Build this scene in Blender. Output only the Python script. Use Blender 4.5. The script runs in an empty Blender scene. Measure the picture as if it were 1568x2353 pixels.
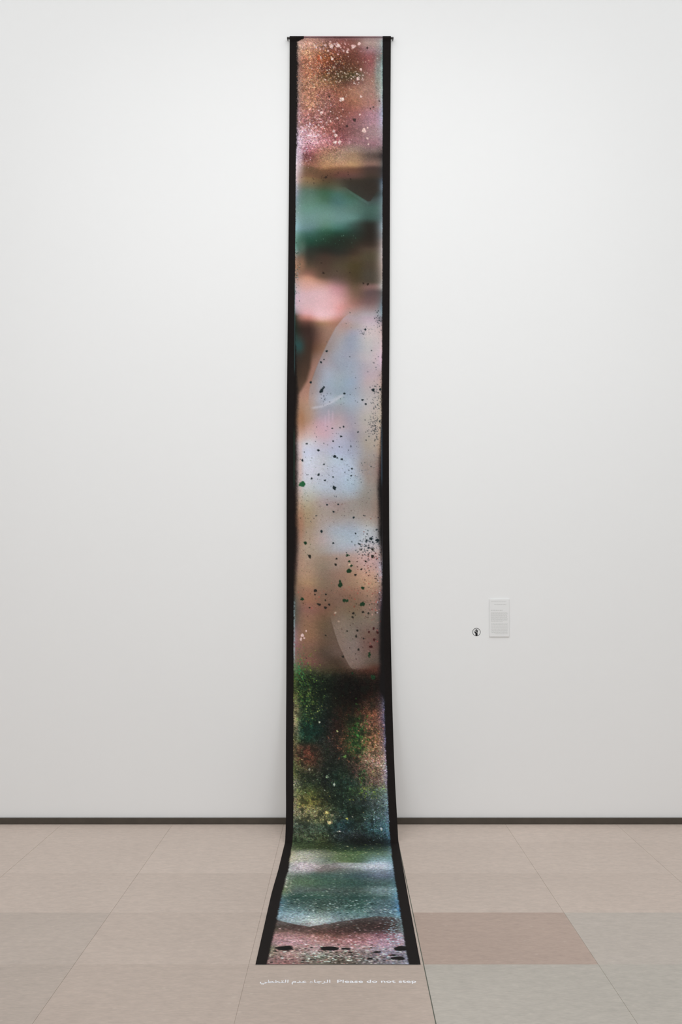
import bpy, bmesh, math, random
import numpy as np
from mathutils import Vector

scn = bpy.context.scene
COL = scn.collection

# ------------------------------------------------------------------ camera
# level camera with a rising-front (shift) lens, about eight metres from the wall
CAM_D, CAM_H, FPX = 8.094, 1.744, 2590.0
cam_data = bpy.data.cameras.new('camera')
cam_data.sensor_fit = 'VERTICAL'
cam_data.sensor_height = 36.0
cam_data.lens = FPX / 2353.0 * 36.0
cam_data.shift_x = -7.0 / 2353.0
cam_data.shift_y = 158.5 / 2353.0
cam_data.clip_end = 100
cam = bpy.data.objects.new('camera', cam_data)
COL.objects.link(cam)
cam.location = (0, -CAM_D, CAM_H)
cam.rotation_euler = (math.pi / 2, 0, 0)
scn.camera = cam

# ------------------------------------------------------------------ world, lights, exposure
world = bpy.data.worlds.new('world')
scn.world = world
world.use_nodes = True
world.node_tree.nodes['Background'].inputs[0].default_value = (1, 1, 1, 1)
world.node_tree.nodes['Background'].inputs[1].default_value = 0.0
scn.view_settings.view_transform = 'Standard'
scn.view_settings.look = 'None'
scn.view_settings.gamma = 1
scn.view_settings.use_curve_mapping = False
scn.view_settings.exposure = -0.1
scn.cycles.caustics_reflective = False
scn.cycles.caustics_refractive = False
scn.cycles.glossy_bounces = 2
scn.cycles.max_bounces = 6


def area(name, loc, target, sx, sy, power, colour=(1, 1, 1)):
    l = bpy.data.lights.new(name, 'AREA')
    l.shape = 'RECTANGLE'
    l.size, l.size_y = sx, sy
    l.energy = power
    l.color = colour
    o = bpy.data.objects.new(name, l)
    COL.objects.link(o)
    o.location = loc
    o.rotation_euler = (Vector(target) - Vector(loc)).to_track_quat('-Z', 'Y').to_euler()
    return o


def spot(name, loc, target, power, angle, blend, radius, colour=(1, 1, 1)):
    l = bpy.data.lights.new(name, 'SPOT')
    l.energy = power
    l.spot_size = math.radians(angle)
    l.spot_blend = blend
    l.shadow_soft_size = radius
    l.color = colour
    o = bpy.data.objects.new(name, l)
    COL.objects.link(o)
    o.location = loc
    o.rotation_euler = (Vector(target) - Vector(loc)).to_track_quat('-Z', 'Y').to_euler()
    return o


# luminous ceiling panel of the gallery, and two track spots aimed at the print
area('ceiling_light_panel', (0, -2.8, 7.15), (0, -2.8, 0), 12.0, 3.2, 138, (0.938, 0.966, 0.998))
area('added_front_light', (0, -9.5, 5.9), (0, 0, 0.7), 11.0, 1.8, 410, (0.938, 0.966, 0.998))  # broad light added behind the camera to lift the wall; no window there
spot('track_spot', (-1.5, -4.6, 7.0), (-0.45, 0, 3.2), 124, 60, 1.0, 0.25, (0.938, 0.966, 0.998))
spot('track_spot', (1.5, -4.6, 7.0), (0.45, 0, 3.2), 124, 60, 1.0, 0.25, (0.938, 0.966, 0.998))


# ------------------------------------------------------------------ helpers
def lin(c):
    c = np.asarray(c, float) / 255.0
    return np.where(c <= 0.04045, c / 12.92, ((c + 0.055) / 1.055) ** 2.4)


def lin4(c):
    return tuple(float(v) for v in lin(c)) + (1.0,)


def new_mat(name):
    m = bpy.data.materials.new(name)
    m.use_nodes = True
    nt = m.node_tree
    b = nt.nodes['Principled BSDF']
    return m, nt, b


def noise_mix(nt, base_socket_or_col, amount, scale, detail=3.0, stretch=(1, 1, 1), coord='Object'):
    """base colour multiplied by 1 +- amount of noise"""
    tc = nt.nodes.new('ShaderNodeTexCoord')
    mp = nt.nodes.new('ShaderNodeMapping')
    mp.inputs['Scale'].default_value = stretch
    nz = nt.nodes.new('ShaderNodeTexNoise')
    nz.inputs['Scale'].default_value = scale
    nz.inputs['Detail'].default_value = detail
    mr = nt.nodes.new('ShaderNodeMapRange')
    mr.inputs['From Min'].default_value = 0.25
    mr.inputs['From Max'].default_value = 0.75
    mr.inputs['To Min'].default_value = 1 - amount
    mr.inputs['To Max'].default_value = 1 + amount
    mx = nt.nodes.new('ShaderNodeMix')
    mx.data_type = 'RGBA'
    mx.blend_type = 'MULTIPLY'
    mx.inputs[0].default_value = 1.0
    if coord == 'World':
        tc = nt.nodes.new('ShaderNodeNewGeometry')
        nt.links.new(tc.outputs['Position'], mp.inputs[0])
    else:
        nt.links.new(tc.outputs[coord], mp.inputs[0])
    nt.links.new(mp.outputs[0], nz.inputs['Vector'])
    nt.links.new(nz.outputs[0], mr.inputs[0])
    cmb = nt.nodes.new('ShaderNodeCombineColor')
    for i in range(3):
        nt.links.new(mr.outputs[0], cmb.inputs[i])
    if isinstance(base_socket_or_col, tuple):
        mx.inputs[6].default_value = base_socket_or_col
    else:
        nt.links.new(base_socket_or_col, mx.inputs[6])
    nt.links.new(cmb.outputs[0], mx.inputs[7])
    return mx.outputs[2], nz


def simple_mat(name, col, rough=0.6, noise=0.03, scale=20, spec=0.4, metallic=0.0):
    m, nt, b = new_mat(name)
    s, _ = noise_mix(nt, lin4(col), noise, scale)
    nt.links.new(s, b.inputs['Base Color'])
    b.inputs['Roughness'].default_value = rough
    b.inputs['Specular IOR Level'].default_value = spec
    b.inputs['Metallic'].default_value = metallic
    return m


def link(name, me, mat=None, parent=None):
    o = bpy.data.objects.new(name, me)
    COL.objects.link(o)
    if mat:
        me.materials.append(mat)
    if parent:
        o.parent = parent
    return o


def bm_obj(name, bm, mat=None, parent=None, smooth=False):
    me = bpy.data.meshes.new(name)
    bm.to_mesh(me)
    bm.free()
    if smooth:
        for p in me.polygons:
            p.use_smooth = True
    return link(name, me, mat, parent)


def add_box(bm, x0, x1, y0, y1, z0, z1, bevel=0.0):
    r = bmesh.ops.create_cube(bm, size=1.0)
    vs = r['verts']
    for v in vs:
        v.co = Vector(((x0 + x1) / 2 + v.co.x * (x1 - x0), (y0 + y1) / 2 + v.co.y * (y1 - y0), (z0 + z1) / 2 + v.co.z * (z1 - z0)))
    if bevel:
        es = list({e for v in vs for e in v.link_edges})
        bmesh.ops.bevel(bm, geom=es, offset=bevel, segments=1, affect='EDGES')


def empty(name, loc=(0, 0, 0)):
    o = bpy.data.objects.new(name, None)
    COL.objects.link(o)
    o.location = loc
    o.empty_display_size = 0.1
    return o


def tag(o, label, cat, group=None):
    o['label'] = label
    o['category'] = cat
    if group:
        o['group'] = group


# ------------------------------------------------------------------ materials of the room
M_wall, nt, b = new_mat('white_wall_paint')
s, nz = noise_mix(nt, lin4((237, 237, 236)), 0.006, 0.8, 2)
nt.links.new(s, b.inputs['Base Color'])
b.inputs['Roughness'].default_value = 0.85
b.inputs['Specular IOR Level'].default_value = 0.15

M_ceiling = simple_mat('ceiling_paint', (236, 236, 235), 0.9, 0.01, 2, 0.1)
M_skirt = simple_mat('dark_bronze_skirting', (74, 67, 59), 0.45, 0.12, 14, 0.4)
M_grout = simple_mat('pale_grout', (190, 178, 166), 0.9, 0.04, 30, 0.2)
M_joint = simple_mat('dark_joint_sealant', (92, 94, 84), 0.8, 0.05, 30, 0.2)

# limestone: object colour tints each slab, painted row falloff included, grain and mottling from noise
M_stone, nt, b = new_mat('honed_limestone')
oi = nt.nodes.new('ShaderNodeObjectInfo')
s1, n1 = noise_mix(nt, oi.outputs['Color'], 0.05, 1.1, 4, coord='World')
s2, n2 = noise_mix(nt, s1, 0.075, 24, 5, (0.6, 1.0, 1.0), coord='World')
s3, n3 = noise_mix(nt, s2, 0.08, 90, 3, (0.4, 1.0, 1.0), coord='World')
# a few pale fossil flecks
tc = nt.nodes.new('ShaderNodeNewGeometry')
vo = nt.nodes.new('ShaderNodeTexVoronoi')
vo.inputs['Scale'].default_value = 11
mr = nt.nodes.new('ShaderNodeMapRange')
mr.inputs['From Min'].default_value = 0.05
mr.inputs['From Max'].default_value = 0.13
mr.inputs['To Min'].default_value = 0.22
mr.inputs['To Max'].default_value = 0.0
mx = nt.nodes.new('ShaderNodeMix')
mx.data_type = 'RGBA'
mx.inputs[7].default_value = lin4((214, 203, 190))
nt.links.new(tc.outputs['Position'], vo.inputs['Vector'])
nt.links.new(vo.outputs['Distance'], mr.inputs[0])
nt.links.new(mr.outputs[0], mx.inputs[0])
nt.links.new(s3, mx.inputs[6])
nt.links.new(mx.outputs[2], b.inputs['Base Color'])
b.inputs['Roughness'].default_value = 0.5
b.inputs['Specular IOR Level'].default_value = 0.35

# ------------------------------------------------------------------ room shell
RX, RY, RZ = 6.6, 12.0, 7.2


def struct(name, dims, mat, bevel=0):
    bm = bmesh.new()
    add_box(bm, *dims, bevel)
    o = bm_obj(name, bm, mat)
    o['kind'] = 'structure'
    return o


wall_back = struct('wall_back', (-RX, RX, 0.0, 0.15, -0.1, RZ), M_wall)
struct('wall_left', (-RX - 0.15, -RX, -RY, 0.15, -0.1, RZ), M_wall)
struct('wall_right', (RX, RX + 0.15, -RY, 0.15, -0.1, RZ), M_wall)
struct('wall_front', (-RX, RX, -RY - 0.15, -RY, -0.1, RZ), M_wall)
struct('ceiling', (-RX, RX, -RY, 0.0, RZ, RZ + 0.15), M_ceiling)
floor = struct('floor', (-RX, RX, -RY, 0.0, -0.10, -0.0016), M_grout)

# skirting: a low dark strip, in lengths butted end to end
base = struct('baseboard_back', (-RX, RX, -0.020, 0.0, 0.0, 0.046), M_skirt, 0.001)
base['label'] = 'low dark skirting strip along the foot of the white wall'

# floor slabs
JX0, TX = 0.362, 0.795          # column joints at JX0 + k*TX
JY0, TY = -0.566, 0.80          # row joints at JY0 - k*TY
random.seed(4)
BEIGE, BROWN, GREY = (202, 186, 174), (174, 153, 140), (178, 171, 161)
cache = {}


def slab_mesh(w, d):
    key = (round(w, 3), round(d, 3))
    if key not in cache:
        bm = bmesh.new()
        add_box(bm, -w / 2, w / 2, -d / 2, d / 2, -0.0016, 0.0, 0.0)
        top = [e for e in bm.edges if all(v.co.z > -0.0005 for v in e.verts)]
        bmesh.ops.bevel(bm, geom=top, offset=0.0004, segments=1, affect='EDGES')
        me = bpy.data.meshes.new('floor_tile')
        bm.to_mesh(me)
        bm.free()
        me.materials.append(M_stone)
        cache[key] = me
    return cache[key]


xs = [-RX] + sorted(JX0 + k * TX for k in range(-12, 12) if -RX + 0.05 < JX0 + k * TX < RX - 0.05) + [RX]
ys = [0.0] + [JY0 - k * TY for k in range(0, 15) if JY0 - k * TY > -RY + 0.05] + [-RY]
for i in range(len(xs) - 1):
    for j in range(len(ys) - 1):
        x0, x1, y1, y0 = xs[i], xs[i + 1], ys[j], ys[j + 1]
        o = bpy.data.objects.new('floor_tile', slab_mesh(x1 - x0 - 0.0014, y1 - y0 - 0.0006))
        COL.objects.link(o)
        o.parent = floor
        o.location = ((x0 + x1) / 2, (y0 + y1) / 2, 0)
        cx = (x0 + x1) / 2
        c = np.array(BEIGE, float) - (0, 2, 7, 13, 20, 21)[min(j, 5)]  # rows darken towards the camera: light falloff put into the slab colour
        if j == 3 and cx > 1.2:
            c = np.array((182, 172, 162), float)
        if j >= 4 and cx > 0.4:
            c = np.array(GREY, float)
        if j >= 3 and cx < -1.3:
            c = c * 0.8 + np.array((164, 158, 150), float) * 0.2
        if abs(cx - 0.76) < 0.1 and j == 3:
            c = np.array(BROWN, float)
        c = c + random.uniform(-1.2, 1.2)
        o.color = lin4(c)

# dark movement joint that runs out from the wall beside the print
bm = bmesh.new()
add_box(bm, JX0 - 0.0021, JX0 + 0.0021, -RY + 0.01, -0.0205, -0.0016, 0.0003)
bm_obj('movement_joint', bm, M_joint, floor)

# ------------------------------------------------------------------ the hanging print
# profile of the sheet: (layout row, distance from wall, height, left edge x, right edge x)
KN = np.array([
    (96, .034, 5.5997, -.3890, .3348), (400, .034, 4.6537, -.3937, .3292), (730, .036, 3.6263, -.4029, .3254),
    (1000, .040, 2.7857, -.4099, .3212), (1200, .045, 2.1635, -.4105, .3226), (1350, .052, 1.6974, -.4102, .3279),
    (1500, .072, 1.2329, -.4104, .3354), (1600, .120, .9281, -.4095, .3405), (1690, .205, .6627, -.4069, .3448),
    (1800, .345, .3528, -.4000, .3515), (1880, .478, .1414, -.3932, .3587), (1915, .548, .0542, -.3925, .3607),
    (1932, .5886, .014, -.3927, .3616), (1938, .629, .006, -.3929, .3623), (1961, .8908, .003, -.3949, .3596),
    (1990, 1.2097, .003, -.3960, .3583), (2060, 1.8744, .003, -.4044, .3530), (2140, 2.4925, .003, -.4033, .3499),
    (2216, 2.9757, .003, -.4023, .3478)])
# edges of the sheet in layout units, for placing the printed marks
EDG = np.array([(83, 666, 899), (400, 664.5, 896.8), (730, 661.5, 895.6), (1000, 659.2, 894.3), (1200, 658.9, 894.8),
                (1350, 658.9, 896.6), (1500, 658.5, 899.3), (1600, 658, 901.6), (1690, 657.4, 904.2), (1800, 657.3, 908.5),
                (1880, 657.3, 913), (1915, 656.3, 914.8), (1938, 654.7, 916.7), (1961, 649, 920.3), (1990, 642, 925.8),
                (2060, 622.6, 938), (2140, 604.5, 952.8), (2216, 587.4, 967)], float)


def pchip(x, y, q):
    """monotone cubic interpolation"""
    x, y = np.asarray(x, float), np.asarray(y, float)
    h = np.diff(x)
    d = np.diff(y) / h
    m = np.zeros_like(y)
    for i in range(1, len(x) - 1):
        if d[i - 1] * d[i] > 0:
            w1, w2 = 2 * h[i] + h[i - 1], h[i] + 2 * h[i - 1]
            m[i] = (w1 + w2) / (w1 / d[i - 1] + w2 / d[i])
    m[0], m[-1] = d[0], d[-1]
    k = np.clip(np.searchsorted(x, q) - 1, 0, len(x) - 2)
    t = (q - x[k]) / h[k]
    return ((1 + 2 * t) * (1 - t) ** 2) * y[k] + t * (1 - t) ** 2 * h[k] * m[k] + t * t * (3 - 2 * t) * y[k + 1] + t * t * (t - 1) * h[k] * m[k + 1]


# fine centre line
tq = np.concatenate([np.linspace(96, 1900, 1200), np.linspace(1901, 1945, 200), np.linspace(1946, 2216, 400)])
po, pz, pl, pr = (pchip(KN[:, 0], KN[:, i], tq) for i in (1, 2, 3, 4))
# the sheet wraps over the rod at the top: rod centre at ROD
ROD_O, ROD_Z, ROD_R = 0.034, 5.6265, 0.0125
ang = np.linspace(math.radians(215), math.radians(-32), 40)
wo = ROD_O + ROD_R * np.cos(ang)
wz = ROD_Z + ROD_R * np.sin(ang)
wt = np.interp(np.degrees(ang), [-32, 0, 45, 90, 215], [92.6, 88.6, 85.2, 83.2, 83.0])
neck_o, neck_z, neck_t = np.array([0.0385]), np.array([5.6085]), np.array([94.6])
po = np.concatenate([wo, neck_o, po])
pz = np.concatenate([wz, neck_z, pz])
tq = np.concatenate([wt, neck_t, tq])
pl = np.concatenate([np.full(41, pl[0]), pl])
pr = np.concatenate([np.full(41, pr[0]), pr])
ps = np.concatenate([[0], np.cumsum(np.hypot(np.diff(po), np.diff(pz)))])
LEN = ps[-1]


def sheet_points(u, s, off=0.0):
    """u across 0..1 (vector), s along (vector) -> grid of points; off = outward offset"""
    o, z = np.interp(s, ps, po), np.interp(s, ps, pz)
    l, r = np.interp(s, ps, pl), np.interp(s, ps, pr)
    e = 0.006
    do = np.interp(np.clip(s + e, 0, LEN), ps, po) - np.interp(np.clip(s - e, 0, LEN), ps, po)
    dz = np.interp(np.clip(s + e, 0, LEN), ps, pz) - np.interp(np.clip(s - e, 0, LEN), ps, pz)
    n = np.hypot(do, dz)
    no, nz_ = -dz / n, do / n
    P = np.zeros((len(s), len(u), 3))
    P[..., 0] = l[:, None] + (r - l)[:, None] * u[None, :]
    P[..., 1] = -(o + no * off)[:, None]
    P[..., 2] = (z + nz_ * off)[:, None]
    return P


def grid_mesh(name, P, flip=False):
    nr, nc = P.shape[:2]
    me = bpy.data.meshes.new(name)
    nq = (nr - 1) * (nc - 1)
    me.vertices.add(nr * nc)
    me.vertices.foreach_set('co', P.reshape(-1).astype(np.float32))
    a = np.arange(nr * nc).reshape(nr, nc)
    q = np.stack([a[:-1, :-1], a[1:, :-1], a[1:, 1:], a[:-1, 1:]], -1).reshape(-1, 4)
    if flip:
        q = q[:, ::-1]
    me.loops.add(nq * 4)
    me.loops.foreach_set('vertex_index', q.reshape(-1).astype(np.int32))
    me.polygons.add(nq)
    me.polygons.foreach_set('loop_start', (np.arange(nq) * 4).astype(np.int32))
    me.polygons.foreach_set('use_smooth', np.ones(nq, bool))
    me.update(calc_edges=True)
    return me


# ---- printed picture, worked out in layout units (column, row) and stored as the sheet's ink colour, rod sleeve shading included
U0, U1 = 0.066, 0.934
NC, NR = 176, 2050
uu = np.linspace(U0, U1, NC)
ss = np.linspace(0, LEN, NR)
TY_ = np.interp(ss, ps, tq)
LE = np.interp(TY_, EDG[:, 0], EDG[:, 1])
RE = np.interp(TY_, EDG[:, 0], EDG[:, 2])
PX = LE[:, None] + (RE - LE)[:, None] * uu[None, :]
PY = np.repeat(TY_[:, None], NC, 1)

# colour chart of the print: row, then seven colours from left to right; top rows paint the sleeve's lit top and shaded underside
CH = """
83 189,165,163 199,172,169 194,168,168 189,165,163 194,172,170 204,185,185 200,195,200
86.4 169,140,140 184,151,151 174,141,143 164,136,136 174,146,146 184,160,160 180,172,178
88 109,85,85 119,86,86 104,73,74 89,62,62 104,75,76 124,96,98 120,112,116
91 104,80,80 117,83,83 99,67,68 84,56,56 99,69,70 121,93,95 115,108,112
92.8 184,155,149 198,156,143 168,123,119 148,99,99 158,113,113 187,158,155 186,180,186
95 204,174,163 216,162,143 163,116,105 149,91,85 152,105,97 187,158,152 173,194,199
115 187,152,136 216,157,123 134,82,65 134,77,67 132,81,71 162,119,122 137,167,167
135 170,140,132 187,117,91 151,78,49 114,62,46 113,64,53 151,88,87 111,155,151
155 154,122,118 175,112,85 113,59,48 87,47,37 112,71,51 157,97,95 154,212,209
170 148,124,121 176,114,88 113,74,49 76,60,37 79,72,48 159,109,102 150,203,200
190 158,127,123 183,130,101 157,111,82 117,77,58 124,84,74 164,120,105 168,209,209
210 159,135,129 179,121,95 158,101,85 150,95,74 170,119,97 168,126,113 179,212,212
235 171,135,135 190,132,103 150,100,88 146,89,76 168,110,88 172,121,110 173,201,215
260 183,147,153 172,108,100 146,92,86 135,81,69 159,99,94 176,128,137 167,194,220
280 193,160,170 157,99,96 148,89,83 140,86,78 147,98,100 177,134,145 196,200,228
300 221,193,210 202,143,145 166,101,94 132,78,75 139,92,91 172,140,143 179,173,186
325 229,209,229 212,158,166 190,125,129 158,93,96 152,107,110 158,117,125 168,152,164
345 232,219,232 175,108,116 160,112,95 160,123,108 155,131,117 129,107,105 99,90,89
360 232,219,232 115,68,67 163,123,96 166,134,112 158,126,101 83,69,66 35,35,39
378 234,219,224 144,97,82 173,129,95 184,139,108 175,137,101 128,99,89 83,87,88
390 229,209,213 107,81,61 111,78,57 116,82,62 103,71,57 70,55,50 53,56,58
405 209,190,193 114,84,64 92,68,52 97,66,58 102,71,64 68,55,47 63,66,72
415 211,189,194 130,105,75 87,71,51 78,69,56 63,56,44 48,43,37 82,99,117
430 164,164,173 111,103,82 76,77,58 82,90,75 64,71,60 43,37,30 121,142,160
445 146,151,164 87,111,97 63,93,72 70,103,93 63,86,71 46,47,42 95,113,123
460 125,144,151 93,125,111 69,101,81 72,106,101 73,106,94 64,74,71 116,141,150
480 129,151,150 103,139,128 91,125,113 92,124,118 85,115,106 67,93,85 127,144,149
500 141,167,170 108,140,135 106,140,130 102,135,130 93,127,120 61,85,78 121,137,145
520 145,180,188 99,129,129 94,129,115 72,111,102 57,78,71 41,40,35 165,185,195
540 117,155,146 56,92,82 44,77,61 37,62,50 41,51,44 42,37,32 150,155,160
560 98,136,123 36,65,52 36,53,42 36,44,36 47,46,38 53,44,37 198,186,186
575 122,151,144 45,50,43 41,41,35 43,44,38 60,49,40 77,65,53 210,201,204
590 147,126,112 58,53,45 65,52,44 68,58,47 77,64,47 77,69,53 202,189,190
610 172,132,108 86,70,57 76,60,50 80,69,54 72,62,40 74,64,52 182,165,158
630 152,125,108 132,95,81 91,72,59 89,72,63 72,61,41 73,66,56 173,158,151
645 173,144,137 201,150,129 161,121,106 126,97,92 79,65,48 75,66,56 173,166,160
660 185,164,166 210,164,156 201,157,151 178,129,132 108,86,70 125,96,91 187,189,187
675 193,173,185 209,175,180 213,173,175 197,146,148 125,95,81 97,78,78 100,103,102
690 201,173,189 207,177,182 220,179,182 213,158,157 148,108,97 111,87,86 106,116,121
705 187,169,181 213,177,181 228,186,190 216,152,148 173,131,123 145,124,124 116,135,145
720 134,127,131 221,169,174 237,195,199 213,156,153 173,149,146 173,161,167 139,157,165
730 52,49,41 197,135,125 229,181,174 211,151,143 178,158,161 187,168,178 113,113,117
745 33,42,34 86,58,50 156,119,93 182,132,115 174,159,156 199,183,189 166,150,153
760 31,45,37 56,40,36 139,107,92 177,146,133 162,159,173 205,190,190 193,167,164
780 37,80,72 66,46,41 140,108,94 164,153,151 152,158,173 195,188,187 208,182,184
800 32,85,83 77,51,41 135,107,89 160,157,163 153,159,174 187,183,185 220,190,197
820 34,39,39 82,61,48 150,127,118 155,158,169 159,161,174 189,181,184 221,187,206
840 47,44,36 102,73,57 163,150,154 154,159,171 158,165,180 179,169,176 205,179,190
860 54,52,39 117,85,65 163,167,179 157,166,176 159,167,181 183,167,175 173,150,145
880 55,50,40 156,115,90 160,169,182 155,169,179 155,168,186 187,170,173 189,159,147
900 61,50,40 168,129,107 162,166,178 150,164,176 154,165,180 181,173,175 181,163,149
920 147,111,88 179,142,121 174,180,195 161,173,179 162,174,189 186,180,180 187,167,146
940 161,120,94 173,144,126 159,159,169 158,157,164 160,164,175 186,178,176 184,166,146
960 160,111,76 173,141,122 169,157,167 172,157,163 161,156,167 180,173,166 186,169,149
980 180,131,101 192,158,149 195,163,174 186,166,171 164,156,166 179,169,164 190,167,144
1000 200,151,129 201,180,178 200,168,177 181,175,189 154,149,162 169,160,154 184,155,130
1020 208,181,177 203,203,213 190,178,189 177,178,197 157,158,172 166,156,145 171,139,114
1040 194,162,152 197,202,220 183,183,197 176,182,203 161,165,181 159,150,144 148,116,97
1060 185,154,142 202,207,220 187,189,197 179,191,205 170,178,193 151,141,135 108,77,66
1080 171,140,131 202,203,216 187,189,199 179,187,204 175,185,201 151,138,132 105,61,56
1100 169,135,119 197,199,208 184,188,201 173,182,198 168,183,197 151,139,132 83,53,48
1120 182,138,125 186,188,187 178,186,198 167,175,187 162,175,188 146,140,134 68,50,44
1140 196,142,119 176,172,159 169,169,173 161,159,162 158,162,168 142,136,129 92,68,62
1160 196,144,115 168,154,131 163,149,146 152,136,132 149,141,136 141,132,124 106,78,65
1180 150,97,74 159,140,114 159,146,136 152,141,134 151,143,137 151,137,129 106,83,71
1200 139,85,62 159,138,115 163,150,143 159,152,151 158,157,161 165,159,154 94,77,69
1220 128,81,65 159,140,122 164,154,151 160,167,177 160,171,184 176,181,187 87,77,71
1240 134,90,79 164,144,126 171,157,155 167,174,182 166,177,189 181,183,189 76,72,69
1260 135,98,89 164,147,130 161,151,144 163,163,169 170,166,172 190,181,181 132,114,113
1280 130,94,84 160,140,123 147,128,113 156,135,124 170,145,136 192,163,160 152,130,124
1300 132,101,91 160,135,116 138,122,106 149,129,117 161,134,120 184,151,145 151,147,162
1320 111,91,79 165,135,111 133,114,99 141,114,100 158,127,107 185,148,129 160,152,167
1340 113,91,77 161,130,102 128,109,91 135,109,94 151,123,102 178,144,118 132,116,115
1360 108,93,79 150,112,92 123,98,83 127,99,84 138,106,89 160,127,107 98,83,88
1380 83,89,83 144,104,84 120,93,77 119,94,81 122,96,79 141,114,98 67,57,72
1400 71,77,69 134,96,85 117,86,71 118,97,81 117,97,79 132,110,97 46,41,56
1420 79,79,73 135,101,83 111,87,69 120,103,89 116,103,87 121,107,94 44,45,54
1440 104,90,92 133,101,80 105,87,68 123,108,94 115,104,93 115,98,89 36,35,42
1460 137,112,124 135,102,79 101,83,68 120,105,92 118,107,98 108,85,75 32,30,34
1480 138,101,112 126,94,78 97,78,64 112,94,85 121,108,103 108,82,75 24,27,27
1500 131,104,103 116,88,72 81,67,57 102,85,77 119,104,99 103,82,74 37,35,36
1520 117,112,98 116,80,71 79,63,53 72,58,48 113,94,88 92,79,70 59,49,48
1540 90,117,83 72,69,52 67,60,45 61,49,38 69,52,43 79,51,42 68,42,43
1560 70,85,45 39,51,36 35,42,32 32,30,25 30,26,22 44,32,27 45,30,28
1580 75,90,45 34,50,37 27,37,27 22,21,18 19,17,15 32,23,20 25,22,20
1600 110,110,60 34,52,34 30,42,32 25,23,19 24,19,17 44,29,23 60,60,80
1620 130,125,90 34,50,36 29,38,32 29,27,21 37,27,21 67,48,38 85,90,115
1640 150,140,95 38,57,39 28,37,31 40,30,24 52,39,29 122,77,57 90,95,125
1660 165,150,110 31,56,42 26,34,31 43,33,27 49,51,33 124,83,65 95,95,130
1680 165,150,115 28,60,49 28,41,35 54,37,32 59,61,39 122,89,65 110,105,140
1700 130,130,80 33,57,43 41,44,40 59,45,36 60,75,43 148,106,73 115,110,145
1720 150,120,85 84,50,41 43,45,37 52,44,37 69,79,46 146,117,86 135,125,150
1740 95,85,60 95,58,45 44,43,36 42,42,36 76,68,51 162,130,106 170,150,165
1760 90,100,60 78,64,47 39,41,36 39,44,37 77,62,52 167,137,119 145,150,165
1780 105,110,65 54,57,42 34,38,34 37,51,40 71,60,53 125,104,84 150,145,165
1800 130,130,110 50,58,42 31,36,32 37,55,46 46,57,47 112,95,84 150,145,155
1820 130,130,95 78,86,48 42,47,34 37,52,42 53,70,49 89,103,85 130,150,160
1840 150,140,110 108,105,57 53,57,37 36,49,40 46,57,48 84,98,92 130,155,170
1860 140,130,105 128,122,86 84,87,58 46,60,47 33,48,40 62,76,72 120,145,160
1880 100,105,85 107,109,77 99,98,65 49,64,55 39,52,44 61,83,81 110,140,160
1900 80,90,75 72,86,70 58,76,62 41,65,69 44,60,55 55,83,87 100,140,160
1920 75,85,65 82,93,68 58,67,45 50,61,61 44,52,52 42,58,59 65,100,120
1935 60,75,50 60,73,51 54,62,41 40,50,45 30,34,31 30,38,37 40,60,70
1950 85,95,70 60,73,48 46,56,37 44,59,44 45,61,47 49,66,55 80,110,115
1963 170,165,135 166,167,156 123,129,110 88,107,74 79,103,70 90,114,99 110,140,150
1978 175,170,140 166,169,158 114,125,111 94,112,78 81,104,81 127,153,157 110,150,160
1990 150,160,155 186,172,178 153,145,142 142,138,137 164,173,175 186,194,210 115,150,165
2000 150,155,150 167,162,164 108,104,101 104,107,102 100,112,112 125,138,151 100,130,150
2015 140,150,135 85,103,89 65,92,81 68,91,85 60,81,83 86,99,113 85,110,125
2030 150,150,135 80,102,79 65,92,76 62,86,75 54,78,72 70,91,90 75,110,120
2045 110,130,90 80,94,88 73,86,80 66,82,77 68,85,79 109,131,132 110,150,165
2060 95,120,115 50,77,67 67,93,80 57,79,71 49,74,68 81,106,104 95,145,175
2075 85,125,145 60,82,77 57,77,69 50,72,66 53,83,74 70,94,98 80,130,170
2090 95,130,145 91,118,118 79,98,88 71,95,90 65,97,89 81,101,108 60,120,170
2103 120,150,165 131,154,161 132,150,145 99,123,123 89,120,115 83,100,104 100,150,175
2115 85,85,85 154,168,170 176,186,181 112,127,127 63,63,61 61,53,53 110,145,155
2127 70,68,58 73,61,57 145,143,136 69,62,57 54,44,41 53,41,39 110,140,145
2140 120,100,88 105,81,76 83,64,56 67,47,43 57,45,42 70,53,54 130,150,155
2152 150,115,115 156,120,118 143,103,92 108,76,70 122,85,83 136,97,109 160,150,165
2165 140,115,115 174,138,144 166,133,130 150,109,106 151,108,114 160,131,146 150,140,150
2180 110,115,90 140,113,107 163,141,139 148,121,118 149,129,130 143,130,145 110,115,125
2192 120,115,95 154,127,121 145,144,134 117,106,96 118,105,103 126,116,130 130,130,145
2204 120,100,95 139,104,102 106,104,92 107,97,87 100,91,88 113,106,116 120,125,140
2216 135,100,100 134,95,92 105,95,85 70,62,53 90,84,79 117,111,117 150,150,170
"""
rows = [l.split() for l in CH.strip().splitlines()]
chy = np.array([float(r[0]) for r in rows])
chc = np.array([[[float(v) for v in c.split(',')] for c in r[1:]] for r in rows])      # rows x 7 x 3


def vnoise(a, b, seed):
    """smooth value noise on coordinates a, b (already scaled)"""
    rng = np.random.RandomState(seed)
    T = rng.rand(128, 128)
    ia, ib = np.floor(a).astype(int), np.floor(b).astype(int)
    fa, fb = a - ia, b - ib
    fa, fb = fa * fa * (3 - 2 * fa), fb * fb * (3 - 2 * fb)
    g = lambda i, j: T[i % 128, j % 128]
    return (g(ia, ib) * (1 - fa) + g(ia + 1, ib) * fa) * (1 - fb) + (g(ia, ib + 1) * (1 - fa) + g(ia + 1, ib + 1) * fa) * fb


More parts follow.
